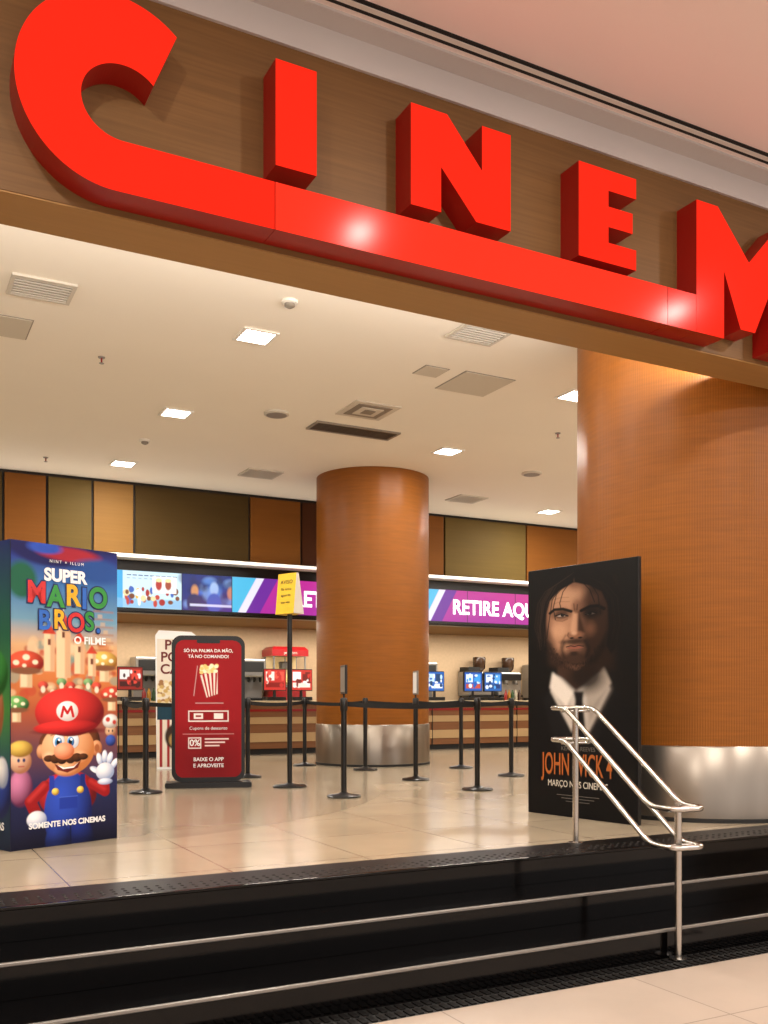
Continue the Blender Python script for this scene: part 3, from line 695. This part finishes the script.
c.ball(50,110,22,26,'#f0b080','#8a5030',2); c.ball(52,86,26,18,'#50b858','#14501c',2); c.ball(66,160,16,20,'#3a58c0','#101c50',2); c.ball(70,150,8,10,'#ffffff','#8c98b0',1.5)
o=c.mesh('side_print',.776,th-.004,M_print,to,0,z0=.002)
o.rotation_euler=(0,0,math.radians(-90)); o.location=(-tw/2-.002,.394,0)
text('side_tagline','NOS CINEMAS',.07,(-tw/2-.006,.30,.155),M_txtw,to,bold=.002,rz=math.radians(-90))

# ------------------------------------------------------------------ action-movie standee
lx,ly,rx_,ry_=5.04,6.85,5.25,5.70
jw=math.hypot(rx_-lx,ry_-ly); ang=math.atan2(ry_-ly,rx_-lx)
jk=group('action_movie_display_standee',((lx+rx_)/2,(ly+ry_)/2,0),ang)
jh=2.11
box('panel',(-jw/2,.002,0),(jw/2,.04,jh),M_black,jk,bevel=.004)
c=Canvas(112,256,360,780,'#090707')
c.poly([(0,160),(14,132),(32,116),(50,126),(72,112),(92,126),(106,148),(112,186),(112,256),(0,256)],'#070608',4)
c.poly([(16,136),(30,120),(46,178),(38,206)],'#141214',4,.8); c.poly([(88,128),(78,116),(60,176),(66,206)],'#100e10',4,.8)
c.poly([(28,110),(52,120),(78,108),(86,126),(66,166),(55,188),(46,166),(25,128)],'#c4bab0',1.2)
c.poly([(62,116),(79,108),(86,126),(64,168)],'#85796f',8,.85)
c.poly([(34,120),(45,134),(47,160),(34,136)],'#958b82',5,.6)
c.poly([(49,128),(60,128),(59,137),(63,178),(55,188),(47,178),(51,137)],'#0d0b0d',1)
c.poly([(27,108),(49,128),(42,144),(24,124)],'#dcd2c8',1); c.poly([(80,104),(60,128),(68,143),(87,120)],'#a2968a',1)
c.poly([(34,88),(32,110),(52,128),(77,108),(76,88)],'#3c281e',2.5); c.ell(62,112,18,16,'#150d0a',12,a=.9)
c.X=(c.X0-51)/1.16+51; c.Y=(c.Y0-8)/1.04+8
c.poly([(24,40),(25,26),(36,16),(52,13),(68,16),(78,28),(79,50),(77,72),(73,86),(64,98),(52,102),(40,99),(30,88),(26,72),(24,56)],'#6e4c3a',2.0)
c.poly([(28,44),(30,28),(44,20),(51,40),(49,66),(44,84),(34,84),(29,70)],'#aa7e62',8,.85)
c.ell(45,29,13,6,'#ad8468',8,a=.8); c.ell(36.5,63,6.5,7,'#bf9273',6,a=.75)
c.poly([(60,18),(84,18),(84,102),(60,102),(57,70)],'#20120b',9,.94)
c.ell(64,63,4.5,6,'#684532',6,a=.7); c.ell(66,34,6,4,'#3f281d',6,a=.7)
c.poly([(24,58),(28,66),(32,80),(40,90),(44,104),(28,96)],'#3a261c',7,.75)
c.blur(.9)
c.ell(38.5,47,8.4,5,'#382116',4.5,a=.9); c.ell(65,47.5,8.4,5.4,'#100805',4.5,a=.93); c.ell(51.5,45,3,7,'#573a2a',5,a=.7)
c.poly([(49,46),(46.5,64),(48,69),(52.5,68),(53,48)],'#c29475',2.6,.75); c.poly([(54.5,46),(59.5,66),(53.5,70),(53.5,56)],'#2a1910',2.4,.9)
c.ell(51.5,68,6.5,3.4,'#80563f',2.2,a=.9); c.ell(50,66.3,2.5,2,'#c89c7e',2,a=.85)
c.line([(45,66),(44.2,68.5),(45.4,70.4)],.9,'#40281c',1,.9); c.line([(42.5,68),(38.5,75),(38,80)],1,'#563829',2,.8)
# short beard: jaw line, chin and moustache only
c.ell(50,74.6,10.5,2.6,'#1d120d',2.6,a=.85); c.ell(51,92,12.5,8,'#1a100b',6,a=.8); c.ell(50,86,3.4,2.4,'#1d120d',2,a=.8)
c.line([(41,75),(39,82),(41,90)],3,'#20140e',3,.8); c.line([(60,75),(63,82),(61,90)],3,'#120a07',3,.85)
c.poly([(25,72),(29,76),(33,86),(40,93),(46,102),(34,97),(27,86)],'#22150f',4,.8); c.poly([(78,68),(73,78),(68,88),(60,96),(56,103),(70,94),(77,82)],'#0c0705',4,.9)
c.blur(.4)
c.ell(48,71.2,1.9,.9,'#150a06',.8); c.ell(55.5,71.2,1.9,.9,'#0f0604',.8)
c.ell(50.5,80.3,7,1.9,'#855041',1.1); c.line([(43,79.6),(47,78.7),(50.5,79.6),(54,78.8),(58.4,79.8)],.9,'#150906',.7); c.ell(49.5,83.4,4.4,.8,'#6a4636',1.2)
c.line([(28,45),(32,41.8),(40,42),(47.4,45)],2.8,'#0b0704',1.1); c.line([(56.4,45.2),(64,42),(71,42),(76,45.2)],3,'#070302',1.1)
c.ell(38.8,48.4,4.3,1.2,'#94877c',.6); c.ell(64.5,48.7,3.9,1.0,'#463d38',.6)
c.ell(39.6,48.1,1.75,1.5,'#070302',.4); c.ell(64,48.5,1.7,1.4,'#020101',.4); c.ell(40.2,47.6,.4,.4,'#e0dcd8',.3)
c.line([(33.2,48.2),(38.5,46.6),(44.5,49.2)],1.3,'#0a0504',.5); c.line([(60,49.4),(65,47),(70,48.8)],1.2,'#050201',.5); c.line([(34.5,49.5),(39,50.2),(43.6,49.5)],.5,'#4e3022',.5)
c.line([(34,53),(39.5,54),(44,52.2)],.8,'#6a4634',1.2,.8)
c.line([(49.8,38),(50.4,44)],.9,'#523424',1,.9); c.line([(53,39),(52.6,44)],.8,'#301c12',1,.9)
c.line([(31,32),(38,30.4),(45,31)],.6,'#7c583f',1.2,.7); c.line([(31.5,36),(38,34.4),(46,35.4)],.6,'#7c583f',1.2,.7)
for k in range(380):
    a_=random.uniform(-.1,math.pi+.1); rr_=random.uniform(.74,1.08)
    bx_,by_=51+22*rr_*math.cos(a_),81+19*rr_*math.sin(a_)
    c.line([(bx_,by_),(bx_+random.uniform(-.8,.8),by_+random.uniform(1,2.2))],.4,random.choice(['#0a0605','#1d120d','#33221a','#443026'] if bx_<52 else ['#070403','#120b08','#1c120d']),.4,.6)
# damp hair hanging beside the face, melting into the black ground
c.poly([(50,4),(34,7),(21,16),(14,34),(12,60),(14,80),(20,88),(25,82),(23,66),(24.5,46),(28,33),(36,24),(50,17)],'#080606',1.8)
c.poly([(50,4),(68,6),(82,14),(90,32),(92,60),(88,80),(82,88),(78,80),(80,62),(79,42),(74,29),(64,22),(50,17)],'#060404',1.8)
for k in range(56):
    t=random.random(); s0=random.uniform(-1,1)
    col=random.choice(['#060404','#120c09','#1e1511','#2c1f19'] if s0<0 else ['#050303','#0a0605','#120c09'])
    if s0<0: c.line([(50-6*t,7+4*t),(35-12*t,17+6*t),(26-10*t,34),(22.5-9*t+random.uniform(-1,1),58),(22-6*t+random.uniform(-1,2),78+random.uniform(-8,8))],.55,col,.5,.8)
    else: c.line([(52+6*t,7+4*t),(67+12*t,17+6*t),(78+10*t,36),(81+9*t,60),(80+6*t+random.uniform(-2,1),78+random.uniform(-8,8))],.55,col,.5,.8)
for q in ([(42,18),(34,27),(31,40),(33,52)],[(46,17),(40,25),(37,36),(38,41)],[(38,20),(30,32),(27,54),(25,70)],[(57,17),(64,26),(68,38)],[(65,20),(71,32),(73,50)]): c.line(q,.9,'#0a0605',.6,.85)
c.X,c.Y=c.X0,c.Y0
c.img=np.clip((c.img-.0005)*.92,0,1); c.grain(.04)
c.mesh('front_print',jw-.006,jh-.006,M_print,jk,0.0,z0=.003)
M_gold=mat('ink_gold','#a8581a',.5); M_dim=mat('ink_dim','#5c5650',.5)
text('credit','KEANU   REEVES',.05,(-.02,-.003,.575),M_dim,jk)
text('title_outline','JOHN WICK 4',.26,(-.04,-.003,.43),mat('ink_brown','#3c1a06',.4),jk,bold=.006,sx=.46)
text('title','JOHN WICK 4',.26,(-.04,-.005,.433),M_gold,jk,bold=.001,sx=.46)
text('tagline','MARÇO NOS CINEMAS',.078,(-.03,-.003,.275),M_hatch,jk,sx=.8)
for k in range(3): box(f'credits_{k+1}',(-.25+.05*k,-.003,.18-.025*k),(.2-.05*k,0,.185-.025*k),M_dim,jk)

# ------------------------------------------------------------------ lights
def area(name,loc,rot,sx_,sy_,p,col):
    L=bpy.data.lights.new(name,'AREA'); L.shape='RECTANGLE'; L.size=sx_; L.size_y=sy_; L.energy=p; L.color=col
    o=bpy.data.objects.new(name,L); S.collection.objects.link(o); o.location=loc; o.rotation_euler=rot
    return o
area('ceiling_fill_light',(6,5.45,3.62),(math.radians(150),0,0),20,.15,480,(1,.94,.85))  # added, hidden behind the fascia, to lift the inner ceiling
area('bulkhead_cove_lamp',(6,14.6,3.24),(math.radians(170),0,0),20,.1,35,(1,.93,.83))
area('counter_soffit_lamp',(7,16.5,2.34),(0,0,0),16,.4,380,(1,.91,.78))
W_=bpy.data.worlds.new('world'); S.world=W_; W_.use_nodes=True
W_.node_tree.nodes['Background'].inputs[0].default_value=(1,.91,.87,1); W_.node_tree.nodes['Background'].inputs[1].default_value=1.1

# ------------------------------------------------------------------ camera
cam=bpy.data.cameras.new('camera'); co=bpy.data.objects.new('camera',cam); S.collection.objects.link(co)
co.location=(0,0,1.0); co.rotation_euler=(math.radians(90),0,math.radians(-27.8))
cam.sensor_fit='VERTICAL'; cam.sensor_height=36; cam.lens=959/1024*36; cam.shift_y=186/1024
cam.clip_start=.05
S.camera=co
